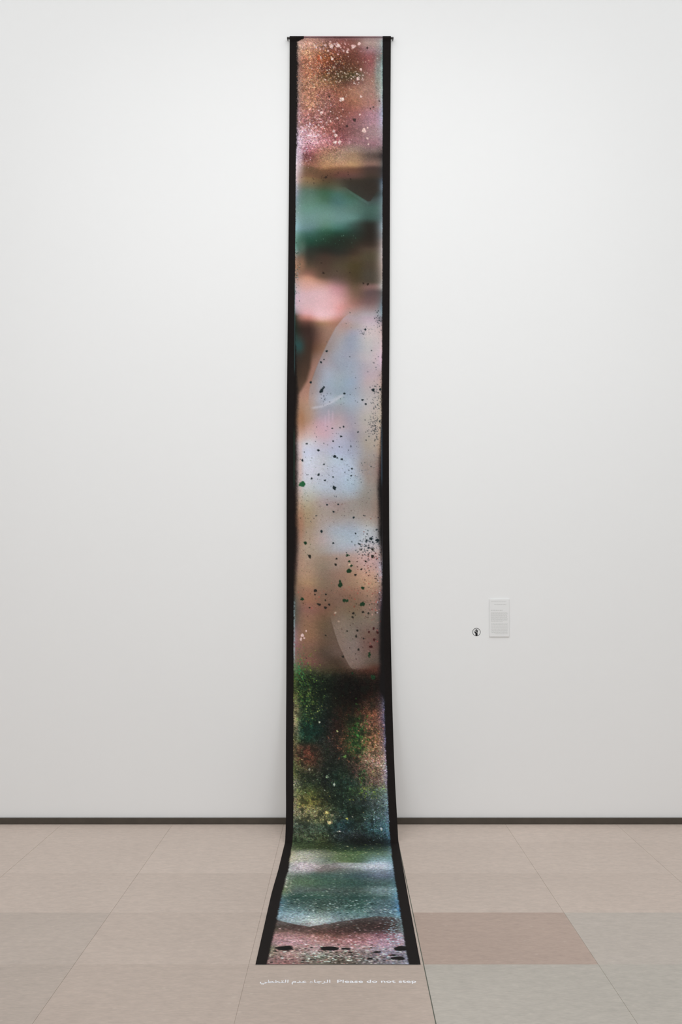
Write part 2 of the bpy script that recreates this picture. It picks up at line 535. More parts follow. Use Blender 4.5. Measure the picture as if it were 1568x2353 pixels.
def sstep(a, b, x):
    t = np.clip((x - a) / (b - a), 0, 1)
    return t * t * (3 - 2 * t)


XM = uu[None, :] * 0.745 + 0 * PY          # metres across
SM = np.repeat(ss[:, None], NC, 1)         # metres along

# smooth colour field (slightly warped so that the chart does not read as a lattice)
wx = (vnoise(XM * 9, SM * 9, 1) - .5) * 0.06
wy = (vnoise(XM * 8, SM * 8, 2) - .5) * 10 * np.where(PY > 1945, .6, 1.0) * sstep(94, 112, PY)
un = np.clip((uu[None, :] - 0.07) / 0.86 + wx * np.sin(np.pi * uu)[None, :], 0, 1)
yy = np.clip(PY + wy, 83, 2216)
col = np.zeros((NR, NC, 3))
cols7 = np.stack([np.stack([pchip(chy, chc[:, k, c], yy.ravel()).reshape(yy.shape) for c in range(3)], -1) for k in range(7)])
q = un * 6
k0 = np.clip(np.floor(q).astype(int), 0, 5)
fr = q - k0
fr = np.where(k0 == 0, 1 - (1 - fr) ** 2.6, fr)
fr = np.where(k0 == 5, fr ** 3.2, fr)


def col7(k):
    k = np.clip(k, 0, 6)
    out = np.zeros((NR, NC, 3))
    for n in range(7):
        out += cols7[n] * (k == n)[..., None]
    return out


p0, p1, p2, p3 = (col7(np.clip(k0 + d, 1 if d == -1 else 0, 5 if d == 2 else 6)) for d in (-1, 0, 1, 2))
t_ = fr[..., None]
cub = p1 + .5 * t_ * (p2 - p0 + t_ * (2 * p0 - 5 * p1 + 4 * p2 - p3 + t_ * (3 * (p1 - p2) + p3 - p0)))
edge = ((k0 == 0) | (k0 == 5))[..., None]
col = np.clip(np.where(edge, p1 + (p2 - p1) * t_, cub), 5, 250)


def over(mask, c):
    global col
    col = col * (1 - mask[..., None]) + np.asarray(c, float) * mask[..., None]


def curve_x(pts, y):
    p = np.array(pts, float)
    return np.interp(y, p[:, 0], p[:, 1])


# sharp-edged veils and folds in the picture -------------------------------------------
# dark wedge hanging into the green field
e = np.interp(PX, [793, 846, 852, 866], [430, 463, 462, 440])
m = sstep(1.5, -1.5, PY - e) * sstep(770, 812, PX) * sstep(876, 862, PX) * sstep(392, 430, PY)
over(m * .8, (52, 46, 41))
# green light below the wedge stays clean
m = sstep(0, 2, PY - e) * sstep(6, 0, np.abs(PY - e - 4)) * sstep(795, 810, PX) * sstep(852, 842, PX)
over(m * .3, (92, 122, 115))
# pale veil with a sharp left edge
A = curve_x([(712, 812), (731, 789), (753, 771), (790, 752), (822, 737), (845, 727), (870, 718), (891, 712), (925, 709), (950, 712)], PY)
rng_ = sstep(715, 735, PY) * sstep(945, 900, PY)
m = sstep(-2.2, 2.2, PX - A) * np.exp(-np.clip(PX - A, 0, None) / 26) * rng_
over(m * .55, (158, 156, 166))
m = sstep(2.2, -2.2, PX - A) * np.exp(-np.clip(A - PX, 0, None) / 16) * rng_ * sstep(900, 860, PY)
over(m * .6, (140, 104, 86))
Bc = curve_x([(760, 722), (800, 716), (845, 713), (876, 704), (907, 686), (930, 680)], PY)
m = sstep(-5, 5, PX - Bc) * sstep(2, -3, PX - A) * sstep(800, 850, PY) * sstep(935, 900, PY)
over(m * .6, (172, 130, 118))
m = sstep(7, -5, PX - Bc) * sstep(745, 800, PY) * sstep(915, 895, PY) * sstep(676, 684, PX)
over(m * .6, (52, 42, 36))
# thin pale arcs
arc = np.interp(PX, [714, 740, 760, 790, 800], [938, 934, 926, 908, 908])
over(np.exp(-((PY - arc) / 3.0) ** 2) * sstep(712, 724, PX) * sstep(798, 782, PX) * .55, (205, 203, 212))
arc = np.interp(PX, [735, 760, 790], [928, 921, 905])
over(np.exp(-((PY - arc) / 2.2) ** 2) * sstep(735, 745, PX) * sstep(792, 780, PX) * .35, (198, 198, 212))
# pale pleats below the arcs
for xc, y0, y1 in ((756, 935, 985), (765, 940, 975), (748, 950, 990)):
    over(np.exp(-((PX - xc) / 2.2) ** 2) * sstep(y0, y0 + 12, PY) * sstep(y1, y1 - 14, PY) * .4, (205, 180, 195))
# lower veil
Cc = curve_x([(1405, 758), (1428, 762), (1455, 770), (1482, 779), (1508, 791), (1530, 803), (1540, 812)], PY)
rng_ = sstep(1405, 1445, PY) * sstep(1541, 1533, PY)
m = sstep(-1, 1, PX - Cc) * np.exp(-np.clip(PX - Cc, 0, None) / 34) * rng_ * sstep(862, 845, PX)
over(m * .75, (130, 113, 103))
m = sstep(1, -1, PX - Cc) * np.exp(-np.clip(Cc - PX, 0, None) / 16) * rng_
over(m * .6, (85, 68, 58))
# banks in the lowest part
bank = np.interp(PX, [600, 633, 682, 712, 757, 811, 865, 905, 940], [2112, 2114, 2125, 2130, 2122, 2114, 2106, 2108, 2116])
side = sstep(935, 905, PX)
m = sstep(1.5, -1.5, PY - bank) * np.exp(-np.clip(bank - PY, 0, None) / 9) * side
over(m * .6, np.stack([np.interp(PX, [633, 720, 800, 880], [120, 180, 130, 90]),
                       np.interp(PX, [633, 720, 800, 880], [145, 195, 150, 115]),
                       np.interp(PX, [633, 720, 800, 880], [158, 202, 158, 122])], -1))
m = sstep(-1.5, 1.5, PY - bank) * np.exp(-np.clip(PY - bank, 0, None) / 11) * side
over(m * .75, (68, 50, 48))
over(np.exp(-((PX - 785) / 38) ** 2 - ((PY - 160) / 34) ** 2) * .55, (96, 62, 46))
over(np.exp(-((PX - 835) / 30) ** 2 - ((PY - 300) / 30) ** 2) * .35, (148, 108, 108))
over(np.exp(-((PX - 868) / 7) ** 2 - ((PY - 165) / 45) ** 2) * .5, (128, 158, 150))
over(np.exp(-((PX - 690) / 7) ** 2 - ((PY - 350) / 40) ** 2) * .6, (216, 192, 212))
over(np.exp(-((PX - 800) / 60) ** 2 - ((PY - 362) / 14) ** 2) * .4, (158, 130, 106))

def glow(x, y, sx, sy, c, a):
    over(np.exp(-((PX - x) / sx) ** 2 - ((PY - y) / sy) ** 2) * a, c)


glow(735, 694, 46, 32, (224, 181, 185), .5)
glow(694, 566, 10, 16, (88, 112, 98), .6)
glow(694, 606, 9, 20, (158, 116, 92), .6)
glow(688, 795, 12, 18, (40, 84, 86), .65)
glow(692, 962, 11, 32, (160, 114, 82), .75)
glow(690, 1070, 6, 70, (206, 174, 162), .6)
glow(692, 1205, 8, 45, (158, 114, 92), .6)
glow(696, 1300, 9, 30, (172, 138, 116), .4)
glow(862, 820, 9, 45, (204, 182, 186), .5)
glow(862, 965, 9, 60, (192, 176, 166), .5)
glow(862, 1160, 10, 50, (146, 126, 114), .4)
glow(682, 1650, 5, 60, (170, 156, 112), .5)
glow(700, 1676, 14, 20, (26, 60, 46), .5)
glow(708, 1738, 16, 20, (92, 54, 42), .5)
glow(845, 1835, 26, 16, (54, 62, 66), .5)
glow(800, 1585, 60, 26, (22, 20, 17), .5)
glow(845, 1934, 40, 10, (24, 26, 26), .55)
glow(705, 1845, 22, 14, (128, 116, 62), .35)
glow(690, 1972, 26, 6, (190, 184, 160), .6)

# ---- specks and spatter -----------------------------------------------------------------
du = (U1 - U0) * 0.745 / (NC - 1)
dsx = LEN / (NR - 1)
rnd = random.Random(11)


def dot(xm, sm, r, c, a=1.0, asp=1.0, rot=0.0):
    """one dot of radius r metres at (xm across, sm along)"""
    R = r * max(asp, 1) + 0.006
    j0, j1 = int((xm - U0 * .745 - R) / du), int((xm - U0 * .745 + R) / du) + 2
    i0, i1 = int((sm - R) / dsx), int((sm + R) / dsx) + 2
    i0, j0, i1, j1 = max(i0, 0), max(j0, 0), min(i1, NR), min(j1, NC)
    if i1 <= i0 or j1 <= j0:
        return
    X = XM[i0:i1, j0:j1] - xm
    S = SM[i0:i1, j0:j1] - sm
    ca, sa = math.cos(rot), math.sin(rot)
    d = np.hypot((X * ca + S * sa) / asp, -X * sa + S * ca)
    m = np.clip((r - d) / 0.0035 + 0.5, 0, 1) * min(1.0, (r / 0.0028)) * a
    col[i0:i1, j0:j1] = col[i0:i1, j0:j1] * (1 - m[..., None]) + np.array(c, float) * m[..., None]


def to_metres(x, y):
    l, r = np.interp(y, EDG[:, 0], EDG[:, 1]), np.interp(y, EDG[:, 0], EDG[:, 2])
    return float((x - l) / (r - l) * .745), float(np.interp(y, tq, ps))


PXM = 0.0031        # metres per layout unit on the hanging part


def blob(x, y, rx, ry=None, c=(28, 44, 42), a=.95):
    """ragged blot made of several overlapping dots"""
    ry = ry or rx
    xm, sm = to_metres(x, y)
    n = 3 + int(max(rx, ry) * 1.2)
    dot(xm, sm, min(rx, ry) * PXM * .75, c, a)
    for _ in range(n):
        t, q_ = rnd.uniform(0, 6.283), math.sqrt(rnd.random())
        dot(xm + math.cos(t) * q_ * rx * PXM * .8, sm + math.sin(t) * q_ * ry * PXM * .8,
            min(rx, ry) * PXM * rnd.uniform(.3, .55), c, a)


def spray(n, xc, yc, sx, sy, r0, r1, cs, a=(.5, 1), power=2.0, box=False):
    for _ in range(n):
        if box:
            x, y = xc + rnd.uniform(-sx, sx), yc + rnd.uniform(-sy, sy)
        else:
            x, y = rnd.gauss(xc, sx), rnd.gauss(yc, sy)
        if y < 94 or y > 2215:
            continue
        xm, sm = to_metres(x, y)
        r = (r0 + (r1 - r0) * rnd.random() ** power) * PXM * .86
        c = np.array(rnd.choice(cs), float) + rnd.uniform(-10, 10)
        dot(xm, sm, r, c, rnd.uniform(*a))


PINK, ORNG, WARM = [(232, 190, 185), (225, 175, 170)], [(215, 140, 95), (205, 120, 70), (220, 160, 115)], [(225, 195, 170), (215, 180, 150), (235, 210, 190)]
DRKW = [(70, 45, 38), (95, 60, 45), (60, 40, 36)]
# top field
spray(260, 760, 128, 32, 24, .5, 1.6, DRKW, (.3, .8))
spray(420, 722, 160, 20, 45, .5, 1.4, [(110, 70, 45), (120, 75, 60)], (.25, .6))
spray(130, 770, 106, 34, 10, .6, 3.0, PINK, (.5, .95))
spray(380, 730, 145, 24, 34, .5, 1.8, ORNG, (.4, .9))
spray(240, 765, 172, 34, 18, .5, 2.0, WARM, (.5, 1), 3)
spray(420, 765, 158, 36, 30, .5, 1.5, WARM + ORNG, (.4, .9), 2.5)
spray(45, 825, 180, 10, 8, .6, 2.4, [(245, 225, 215)], (.7, 1))
spray(420, 716, 220, 18, 50, .5, 1.7, [(225, 165, 125), (210, 145, 115), (230, 185, 165)], (.35, .9))
spray(260, 735, 265, 26, 22, .5, 1.9, PINK, (.4, .9))
spray(300, 712, 305, 18, 18, .6, 2.4, [(240, 210, 215), (235, 200, 205)], (.4, .9))
spray(200, 745, 326, 38, 9, .5, 1.8, [(230, 180, 185), (225, 170, 175)], (.4, .8))
spray(200, 702, 352, 7, 16, .5, 1.6, [(225, 190, 205), (80, 40, 45)], (.3, .8))
spray(80, 790, 320, 50, 10, .5, 1.3, [(205, 150, 150)], (.4, .8))
spray(60, 868, 200, 6, 60, .5, 1.5, [(70, 85, 80), (190, 205, 205)], (.3, .7))
spray(80, 693, 250, 6, 90, .5, 1.4, [(60, 45, 45)], (.3, .7))
for x, y, r in ((786, 228, 5.2), (837, 300, 5.6), (768, 302, 3.6), (772, 311, 4.2), (770, 327, 4.2), (781, 327, 4.0), (845, 318, 2.6), (830, 160, 3.2),
                (762, 106, 4.5), (778, 105, 5), (813, 108, 4), (826, 101, 4), (764, 135, 3.6), (798, 119, 3.2), (823, 181, 3.2), (739, 258, 3),
                (751, 282, 2.6), (760, 279, 2.6), (776, 272, 2.4), (739, 280, 2.4), (830, 222, 2.8), (827, 263, 2.4), (845, 293, 2.2), (847, 331, 2.4), (735, 133, 4.5), (788, 252, 1.8)):
    blob(x, y, r, None, (238, 200, 192), .9)
blob(733, 134, 5, 6, (205, 95, 60), .6)
for x, y, r in ((815, 276, 4.5), (845, 110, 3), (798, 290, 3), (757, 222, 2.5), (872, 232, 2.2), (852, 250, 2), (858, 246, 2)):
    blob(x, y, r, None, (66, 48, 46), .75)
# middle dark bands
spray(60, 750, 405, 30, 8, .5, 1.6, [(45, 35, 30)], (.4, .8))
for x, y, r in ((750, 407, 4), (806, 412, 3), (744, 627, 3.6), (739, 604, 2.4), (804, 626, 2.4), (835, 651, 3), (845, 653, 4), (775, 623, 2)):
    blob(x, y, r, r * .7, (48, 38, 32), .75)
spray(90, 683, 640, 3.5, 40, .6, 1.8, [(40, 60, 52), (150, 150, 150)], (.5, .9))
spray(50, 683, 440, 3.5, 30, .5, 1.4, [(70, 75, 85), (200, 200, 210)], (.4, .8))
spray(60, 760, 545, 40, 14, .5, 1.3, [(110, 150, 130), (60, 110, 90)], (.3, .7))
# blue-grey field: dark spatter
DK = [(30, 42, 44), (45, 52, 58), (60, 66, 74)]
spray(150, 790, 960, 60, 130, .5, 1.5, DK, (.35, .85))
spray(200, 770, 1080, 58, 45, .5, 1.5, DK, (.3, .8))
spray(230, 866, 940, 8, 60, .5, 1.8, DK, (.4, .9))
spray(60, 860, 982, 10, 14, .6, 2, DK, (.6, .95))
spray(60, 872, 740, 5, 16, .5, 2.0, DK, (.5, .9))
spray(50, 840, 760, 10, 6, .5, 1.4, DK, (.4, .8))
spray(30, 746, 918, 6, 7, .5, 1.5, DK, (.4, .8))
spray(130, 775, 1170, 45, 22, .5, 1.4, [(110, 85, 75), (80, 62, 60)], (.3, .8))
spray(170, 850, 1255, 17, 16, .6, 2.2, DK, (.6, 1))
spray(170, 850, 1300, 18, 34, .5, 2.0, [(60, 40, 36), (40, 46, 42), (120, 60, 50)], (.5, .95))
spray(110, 822, 1085, 18, 16, .5, 1.3, [(120, 130, 145)], (.4, .8))
spray(120, 700, 1240, 8, 90, .5, 1.6, [(80, 55, 42), (60, 70, 50)], (.3, .8))
spray(170, 790, 1375, 55, 22, .5, 1.8, [(62, 42, 36), (46, 50, 40), (180, 80, 70)], (.3, .8))
spray(150, 862, 1380, 10, 50, .5, 1.9, [(50, 38, 40), (200, 150, 140), (170, 80, 75)], (.4, .9))
spray(90, 830, 1460, 26, 35, .5, 1.8, [(62, 44, 42), (90, 70, 66)], (.4, .9))
spray(90, 873, 1310, 4, 60, .5, 1.8, [(40, 36, 48), (190, 190, 205)], (.4, .9))
BL = [(741, 896, 3.5, 7), (738, 900, 3, 4), (745, 890, 2.5, 4), (792, 904, 2.6, 2.6), (833, 919, 3.5, 2.6), (841, 928, 3, 2.5), (858, 896, 4, 4.4), (874, 895, 3, 3.2),
      (715, 878, 3, 3), (751, 807, 2.8, 3), (738, 832, 2.8, 2.5), (745, 826, 1.8, 2), (840, 757, 3, 2.4), (835, 768, 2, 1.6), (790, 980, 2.4, 2.4), (764, 984, 2, 2),
      (784, 1003, 2.6, 2.4), (766, 1014, 2.4, 2.2), (706, 1020, 4.2, 2), (732, 1035, 3.4, 2.8), (769, 1049, 4.2, 4), (775, 1052, 4, 1.6), (786, 1055, 3, 2.6),
      (745, 1067, 2.6, 2), (733, 1091, 4, 3), (706, 1091, 5, 1.4), (717, 1100, 3.6, 2.4), (747, 1104, 3, 2.4), (769, 1121, 4.2, 6), (695, 1058, 2.8, 3),
      (809, 1077, 3.5, 2), (766, 1096, 2.4, 2), (808, 1093, 2.6, 1.8), (813, 1189, 2.8, 2.8), (739, 1221, 3, 3), (766, 1248, 2.6, 2.8), (818, 1226, 2.4, 2.2),
      (767, 1176, 2.2, 2.2), (752, 1160, 2.2, 2.2), (778, 1159, 2, 2), (727, 1185, 3, 1.4), (837, 1185, 4.5, 1.4), (807, 1026, 1.4, 4), (780, 1027, 2.4, 1.6),
      (853, 1238, 4, 3.4), (868, 1241, 5, 4), (866, 1217, 3, 2), (827, 1250, 4, 2), (830, 1263, 5, 2), (857, 1262, 5, 3), (843, 1243, 3, 3), (712, 1279, 4, 4.4),
      (772, 1297, 3, 3.2), (774, 1284, 2.4, 2.4), (841, 1290, 2.6, 3), (817, 1321, 3, 3.2), (856, 1279, 3.5, 4), (831, 1308, 2.6, 2.4), (725, 1357, 4.2, 4.4),
      (749, 1366, 2.6, 2.6), (724, 1366, 2.2, 2), (733, 1389, 6, 3), (748, 1397, 4, 3.2), (757, 1389, 3, 3), (748, 1379, 2, 2.4), (813, 1409, 3, 3), (834, 1407, 3.6, 2.8),
      (847, 1409, 2.4, 2.8), (810, 1418, 3.4, 2.4), (822, 1449, 2.8, 3.4), (819, 1462, 2.8, 3.6), (836, 1467, 2.2, 2.2), (712, 1396, 2.4, 2), (824, 1493, 3, 3),
      (788, 1509, 3, 2.6), (749, 1460, 2.2, 2), (798, 1450, 2, 2), (782, 983, 1.6, 1.6), (823, 993, 2.6, 2)]
for x, y, rx, ry in BL:
    blob(x, y, rx, ry, (30, 40, 44) if y < 1260 else (38, 36, 32))
for x, y, r in ((860, 1470, 3), (853, 1486, 4), (859, 1444, 3), (868, 1453, 3), (848, 1452, 2.6)):
    blob(x, y, r, None, (58, 28, 28))
for x, y, rx, ry in ((694, 1113, 7.5, 7), (702, 1247, 4, 5), (799, 1276, 6, 3), (802, 1311, 5.6, 5.6), (808, 1300, 4, 3), (803, 1290, 2.6, 2.6), (782, 1344, 6.4, 5.6),
                     (782, 1336, 3, 4), (834, 1351, 4.6, 3.6), (793, 1380, 8.5, 3.6), (834, 1388, 6.5, 5.6), (695, 1376, 4, 4), (849, 1504, 3, 9), (858, 1556, 5, 5), (810, 1547, 4, 3)):
    blob(x, y, rx, ry, (40, 92, 58) if (x, y) == (694, 1113) else (30, 52, 34))
for x, y, r in ((771, 1408, 2.6), (779, 1428, 2.4), (704, 1450, 2), (695, 1460, 4), (692, 1468, 3.6), (700, 1466, 2.4)):
    blob(x, y, r, None, (215, 185, 180) if x < 720 else (175, 150, 132), .8)
blob(803, 1297, 3, 2.4, (205, 180, 150), .8)
# forest-like lower field
GRN = [(95, 120, 40), (70, 110, 45), (120, 140, 60), (50, 90, 45)]
spray(700, 700, 1580, 18, 38, .5, 1.8, GRN, (.35, .9))
spray(160, 688, 1540, 8, 22, .5, 1.8, [(40, 110, 70), (60, 130, 80)], (.4, .9))
spray(420, 716, 1620, 18, 22, .5, 1.7, [(85, 105, 45), (150, 155, 85), (20, 26, 20)], (.4, .9))
spray(260, 720, 1570, 20, 20, .5, 1.6, [(14, 18, 14)], (.4, .9))
spray(400, 780, 1680, 60, 60, .5, 1.7, [(30, 60, 34), (16, 22, 18), (80, 50, 36)], (.3, .8))
spray(700, 826, 1692, 12, 24, .6, 2.4, [(45, 95, 40), (60, 112, 50), (30, 70, 34), (28, 50, 30)], (.35, .8))
spray(260, 834, 1780, 9, 18, .6, 2.0, [(45, 90, 42), (30, 60, 36)], (.35, .8))
spray(520, 862, 1720, 15, 40, .5, 1.8, [(215, 150, 120), (180, 90, 60), (90, 60, 40), (60, 80, 40)], (.4, .9))
spray(260, 800, 1710, 20, 20, .5, 1.7, [(190, 110, 80), (130, 70, 50)], (.3, .8))
spray(240, 844, 1765, 18, 20, .5, 1.6, [(165, 90, 85), (60, 34, 34)], (.4, .8))
spray(900, 770, 1800, 64, 45, .5, 1.7, [(18, 24, 20), (80, 100, 66), (60, 76, 50), (110, 120, 90)], (.3, .8))
spray(260, 712, 1850, 20, 15, .5, 1.5, [(190, 172, 90), (140, 130, 60), (60, 66, 36)], (.35, .8))
spray(320, 690, 1790, 10, 60, .5, 1.7, [(130, 140, 70), (60, 80, 40), (170, 165, 120)], (.4, .9))
spray(150, 846, 1818, 22, 10, .6, 2.2, [(140, 160, 60), (90, 120, 55)], (.4, .8))
spray(900, 770, 1898, 64, 24, .5, 1.5, [(100, 122, 95), (140, 150, 120), (22, 34, 28), (26, 38, 30), (28, 44, 36), (60, 84, 70)], (.25, .7))
spray(240, 725, 1872, 32, 9, .5, 1.5, [(205, 185, 125), (160, 150, 95), (50, 60, 44), (40, 50, 40)], (.35, .8))
spray(150, 870, 1890, 12, 30, .5, 1.6, [(150, 185, 195)], (.4, .8))
spray(60, 770, 1880, 55, 45, .6, 1.6, [(205, 210, 190)], (.5, .9))
for x, y, rx, ry, c in ((768, 1803, 2.5, 5, (185, 200, 190)), (758, 1890, 5.5, 4.5, (232, 215, 150)), (751, 1867, 4.5, 4, (205, 190, 110)), (763, 1874, 3, 3, (150, 145, 110)),
                        (794, 1739, 3.5, 4.5, (120, 165, 80)), (711, 1768, 2.4, 4, (200, 195, 170)), (752, 1785, 3, 4, (130, 150, 125)), (798, 1881, 2.6, 3.4, (190, 195, 90)),
                        (779, 1911, 5, 2, (225, 225, 200)), (734, 1660, 2.4, 3, (215, 215, 185)), (775, 1680, 2.4, 3, (190, 190, 120)), (877, 1905, 3, 3, (220, 230, 230)),
                        (823, 1690, 3, 3, (70, 118, 55))):
    blob(x, y, rx, ry, c, .75)
# part lying on the floor: dense pale spatter
FL = [(205, 215, 200), (170, 190, 180), (225, 225, 215), (30, 50, 46), (60, 90, 80)]
spray(700, 780, 1958, 80, 9, .8, 2.6, [(190, 195, 150), (120, 140, 80), (30, 50, 30), (90, 110, 60)], (.35, .9), 2, False)
spray(900, 785, 2060, 78, 40, .8, 2.6, FL, (.15, .5), 2.5)
spray(1100, 780, 2082, 85, 14, .8, 3.0, [(185, 200, 195), (140, 165, 165), (25, 42, 42), (30, 52, 50), (40, 66, 62)], (.3, .75), 2.2)
spray(220, 690, 1985, 18, 10, .8, 2.6, [(225, 220, 215), (205, 190, 190)], (.4, .8))
spray(160, 658, 2030, 10, 22, .8, 2.6, [(215, 210, 195), (60, 80, 60)], (.4, .9))
spray(500, 790, 2140, 95, 10, .8, 2.4, [(50, 36, 34), (60, 42, 40), (110, 74, 70), (165, 122, 120)], (.3, .7))
spray(900, 780, 2168, 95, 12, .8, 3.0, [(215, 165, 170), (190, 135, 135), (110, 75, 72), (225, 195, 200), (150, 95, 90)], (.35, .85))
spray(1300, 780, 2200, 100, 12, .8, 3.2, [(60, 54, 46), (35, 32, 30), (190, 180, 170), (205, 215, 205), (150, 110, 105)], (.4, .95))
spray(260, 905, 2130, 14, 40, .8, 2.8, [(190, 215, 225), (150, 190, 205)], (.4, .85))
for (x, y, w, hh) in ((652, 2179, 19, 5.5), (757, 2181, 18, 5), (795, 2181, 7.5, 2.8), (868, 2189, 8, 2.4), (905, 2196, 9, 2.2), (914, 2203, 17, 3.6), (925, 2180, 12, 6), (806, 2190, 4, 1.6),
                      (851, 2204, 7, 2), (667, 2177, 8, 2), (715, 2178, 3, 1.6)):
    n = max(4, int(w * 1.6))
    for _ in range(n):
        t, q_ = rnd.uniform(0, 6.283), math.sqrt(rnd.random())
        xm, sm = to_metres(x + math.cos(t) * q_ * w * .85, y + math.sin(t) * q_ * hh * .75)
        dot(xm, sm, hh * .0026 * rnd.uniform(.6, 1.2), (24, 22, 22), .9, 1.5)

# hollow right of the cream patch
# pale dome and its dark underside further in
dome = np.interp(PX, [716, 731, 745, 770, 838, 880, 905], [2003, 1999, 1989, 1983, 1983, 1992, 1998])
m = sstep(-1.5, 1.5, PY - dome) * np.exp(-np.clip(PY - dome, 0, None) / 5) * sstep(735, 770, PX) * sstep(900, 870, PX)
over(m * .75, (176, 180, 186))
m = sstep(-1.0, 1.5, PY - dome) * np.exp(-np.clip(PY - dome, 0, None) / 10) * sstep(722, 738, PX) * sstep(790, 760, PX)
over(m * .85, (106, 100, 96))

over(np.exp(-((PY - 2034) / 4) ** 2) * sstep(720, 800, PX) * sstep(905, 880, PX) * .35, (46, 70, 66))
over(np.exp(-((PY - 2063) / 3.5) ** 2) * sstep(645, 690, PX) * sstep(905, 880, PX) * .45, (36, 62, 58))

# fine print grain: strong in the spattered fields, faint in the blurred ones
rs = np.random.RandomState(8)
n1 = rs.randn(NR, NC)
n1 = .62 * n1 + .38 * np.roll(n1, 1, 1)
n2 = (vnoise(XM * 150, SM * 100, 41) - .5) * 2.6
n3 = (vnoise(XM * 60, SM * 60, 42) - .5) * 2.4
amp = np.interp(PY, [83, 94, 110, 260, 340, 385, 400, 1000, 1060, 1140, 1400, 1530, 1560, 1940, 1960, 2216],
                [.04, .10, .20, .19, .17, .07, .025, .018, .03, .03, .04, .06, .28, .30, .17, .19])
amp = amp * np.where(PY < 400, np.interp(PX, [684, 698, 715, 780, 800, 880], [.6, 1.1, 1.2, 1.1, .6, .45]), 1.0)
fl = sstep(1940, 1990, PY)
gr = amp * ((n1 * (1 - fl) + (n2 * .8 + n1 * .35) * fl) + n3 * .4)
col = col * np.exp(gr)[..., None] * np.exp(rs.randn(NR, NC, 3) * amp[..., None] * .22)
# darker cloudy clumps among the leaves
cl = sstep(.52, .8, vnoise(XM * 45, SM * 45, 43)) * sstep(1540, 1570, PY) * sstep(1950, 1930, PY) * sstep(880, 850, PX)
over(cl * .5, (24, 30, 24))
cl = sstep(.55, .85, vnoise(XM * 70, SM * 70, 44)) * sstep(100, 120, PY) * sstep(330, 290, PY) * sstep(800, 740, PX)
over(cl * .4, (105, 66, 52))
# the whole print is slightly dense at its top, and muted among the leaves
lum = col.mean(-1, keepdims=True)
mut = (sstep(1540, 1600, PY) * .06 + sstep(360, 300, PY) * .08)[..., None]
col = col * (1 - mut) + lum * mut
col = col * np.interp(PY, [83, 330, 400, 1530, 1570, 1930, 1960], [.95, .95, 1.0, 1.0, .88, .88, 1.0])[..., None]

# black border bleeding into the picture on both sides
eL = np.interp(PY, [83, 93, 96, 200, 330, 345, 700, 720, 760, 860, 920, 960, 1000, 1120, 1180, 1260, 1350, 1480, 1600, 1690, 1900, 1990, 2060, 2140, 2216],
               [699, 699, 684, 684, 683, 680.5, 677, 677, 679, 682, 685, 683, 683, 683, 683, 684, 678, 675.3, 675, 674.8, 673.8, 665, 647, 631, 613])
eR = np.interp(PY, [83, 400, 730, 850, 960, 1060, 1120, 1230, 1300, 1380, 1430, 1500, 1580, 1610, 1690, 1900, 1990, 2060, 2140, 2216],
               [880, 879.6, 878.8, 878, 877, 873.5, 870, 872, 879, 878, 874, 873, 871, 883, 886, 894, 903.5, 914, 927, 939])
sc_ = (RE - LE)[:, None] / 234.0
nl = (vnoise(XM * 150, SM * 110, 21) - .5) * 4 + (vnoise(XM * 40, SM * 17, 22) - .5) * 4 + np.random.RandomState(3).randn(NR, NC) * 1.1
softL = np.interp(PY, [83, 93, 97, 330, 400, 860, 900, 1340, 1400, 2216], [.8, .8, 3, 3, 1.5, 2, 7, 7, 2, 2])
softR = np.interp(PY, [83, 700, 1000, 1060, 1280, 1320, 1420, 1590, 1620, 2216], [1.0, 1.2, 2.5, 7, 7, 2, 6, 6, 1.5, 1.5])
roughL = np.interp(PY, [83, 93, 97, 330, 345, 700, 900, 2216], [0, 0, .8, .8, .4, .4, .35, .6])
roughR = np.interp(PY, [83, 800, 1000, 2216], [.15, .2, .45, .5])
mL = sstep(1, -1, (PX - (eL + nl * roughL) * 1.0) / (softL * sc_))
mR = sstep(-1, 1, (PX - (eR + nl * roughR)) / (softR * sc_))
over(np.clip(mL, 0, 1), (26, 22, 21))
over(np.clip(mR, 0, 1), (25, 23, 23))
# thin cool light leaks along the borders
lk = np.exp(-((PX - np.interp(PY, [83, 400, 730, 1000], [677, 679, 677.5, 677])) / 1.2) ** 2)
over(lk * sstep(640, 660, PY) * sstep(870, 840, PY) * .55, (70, 110, 110))
over(np.exp(-((PX - 878.5) / 1.5) ** 2) * sstep(960, 1000, PY) * sstep(1130, 1090, PY) * .6, (70, 110, 135))
over(np.exp(-((PX - 880) / 1.0) ** 2) * sstep(1090, 1120, PY) * sstep(1330, 1300, PY) * .35, (120, 125, 140))
over(np.exp(-((PX - 676) / 1.6) ** 2) * sstep(975, 1000, PY) * sstep(1130, 1110, PY) * .5, (40, 80, 62))
over(np.exp(-((PX - 676.5) / 2.0) ** 2) * sstep(1370, 1390, PY) * sstep(1540, 1500, PY) * vnoise(XM * 200, SM * 160, 31), (150, 175, 180))

INK_GAIN = np.interp(PY, [83, 900, 1060, 1300, 1500, 2216], [1.0, 1.0, 1.1, 1.2, 1.22, 1.2])     # chart values to ink reflectance
ink = np.clip(lin(np.clip(col, 0, 255)) * INK_GAIN[..., None], 0.004, 0.9)

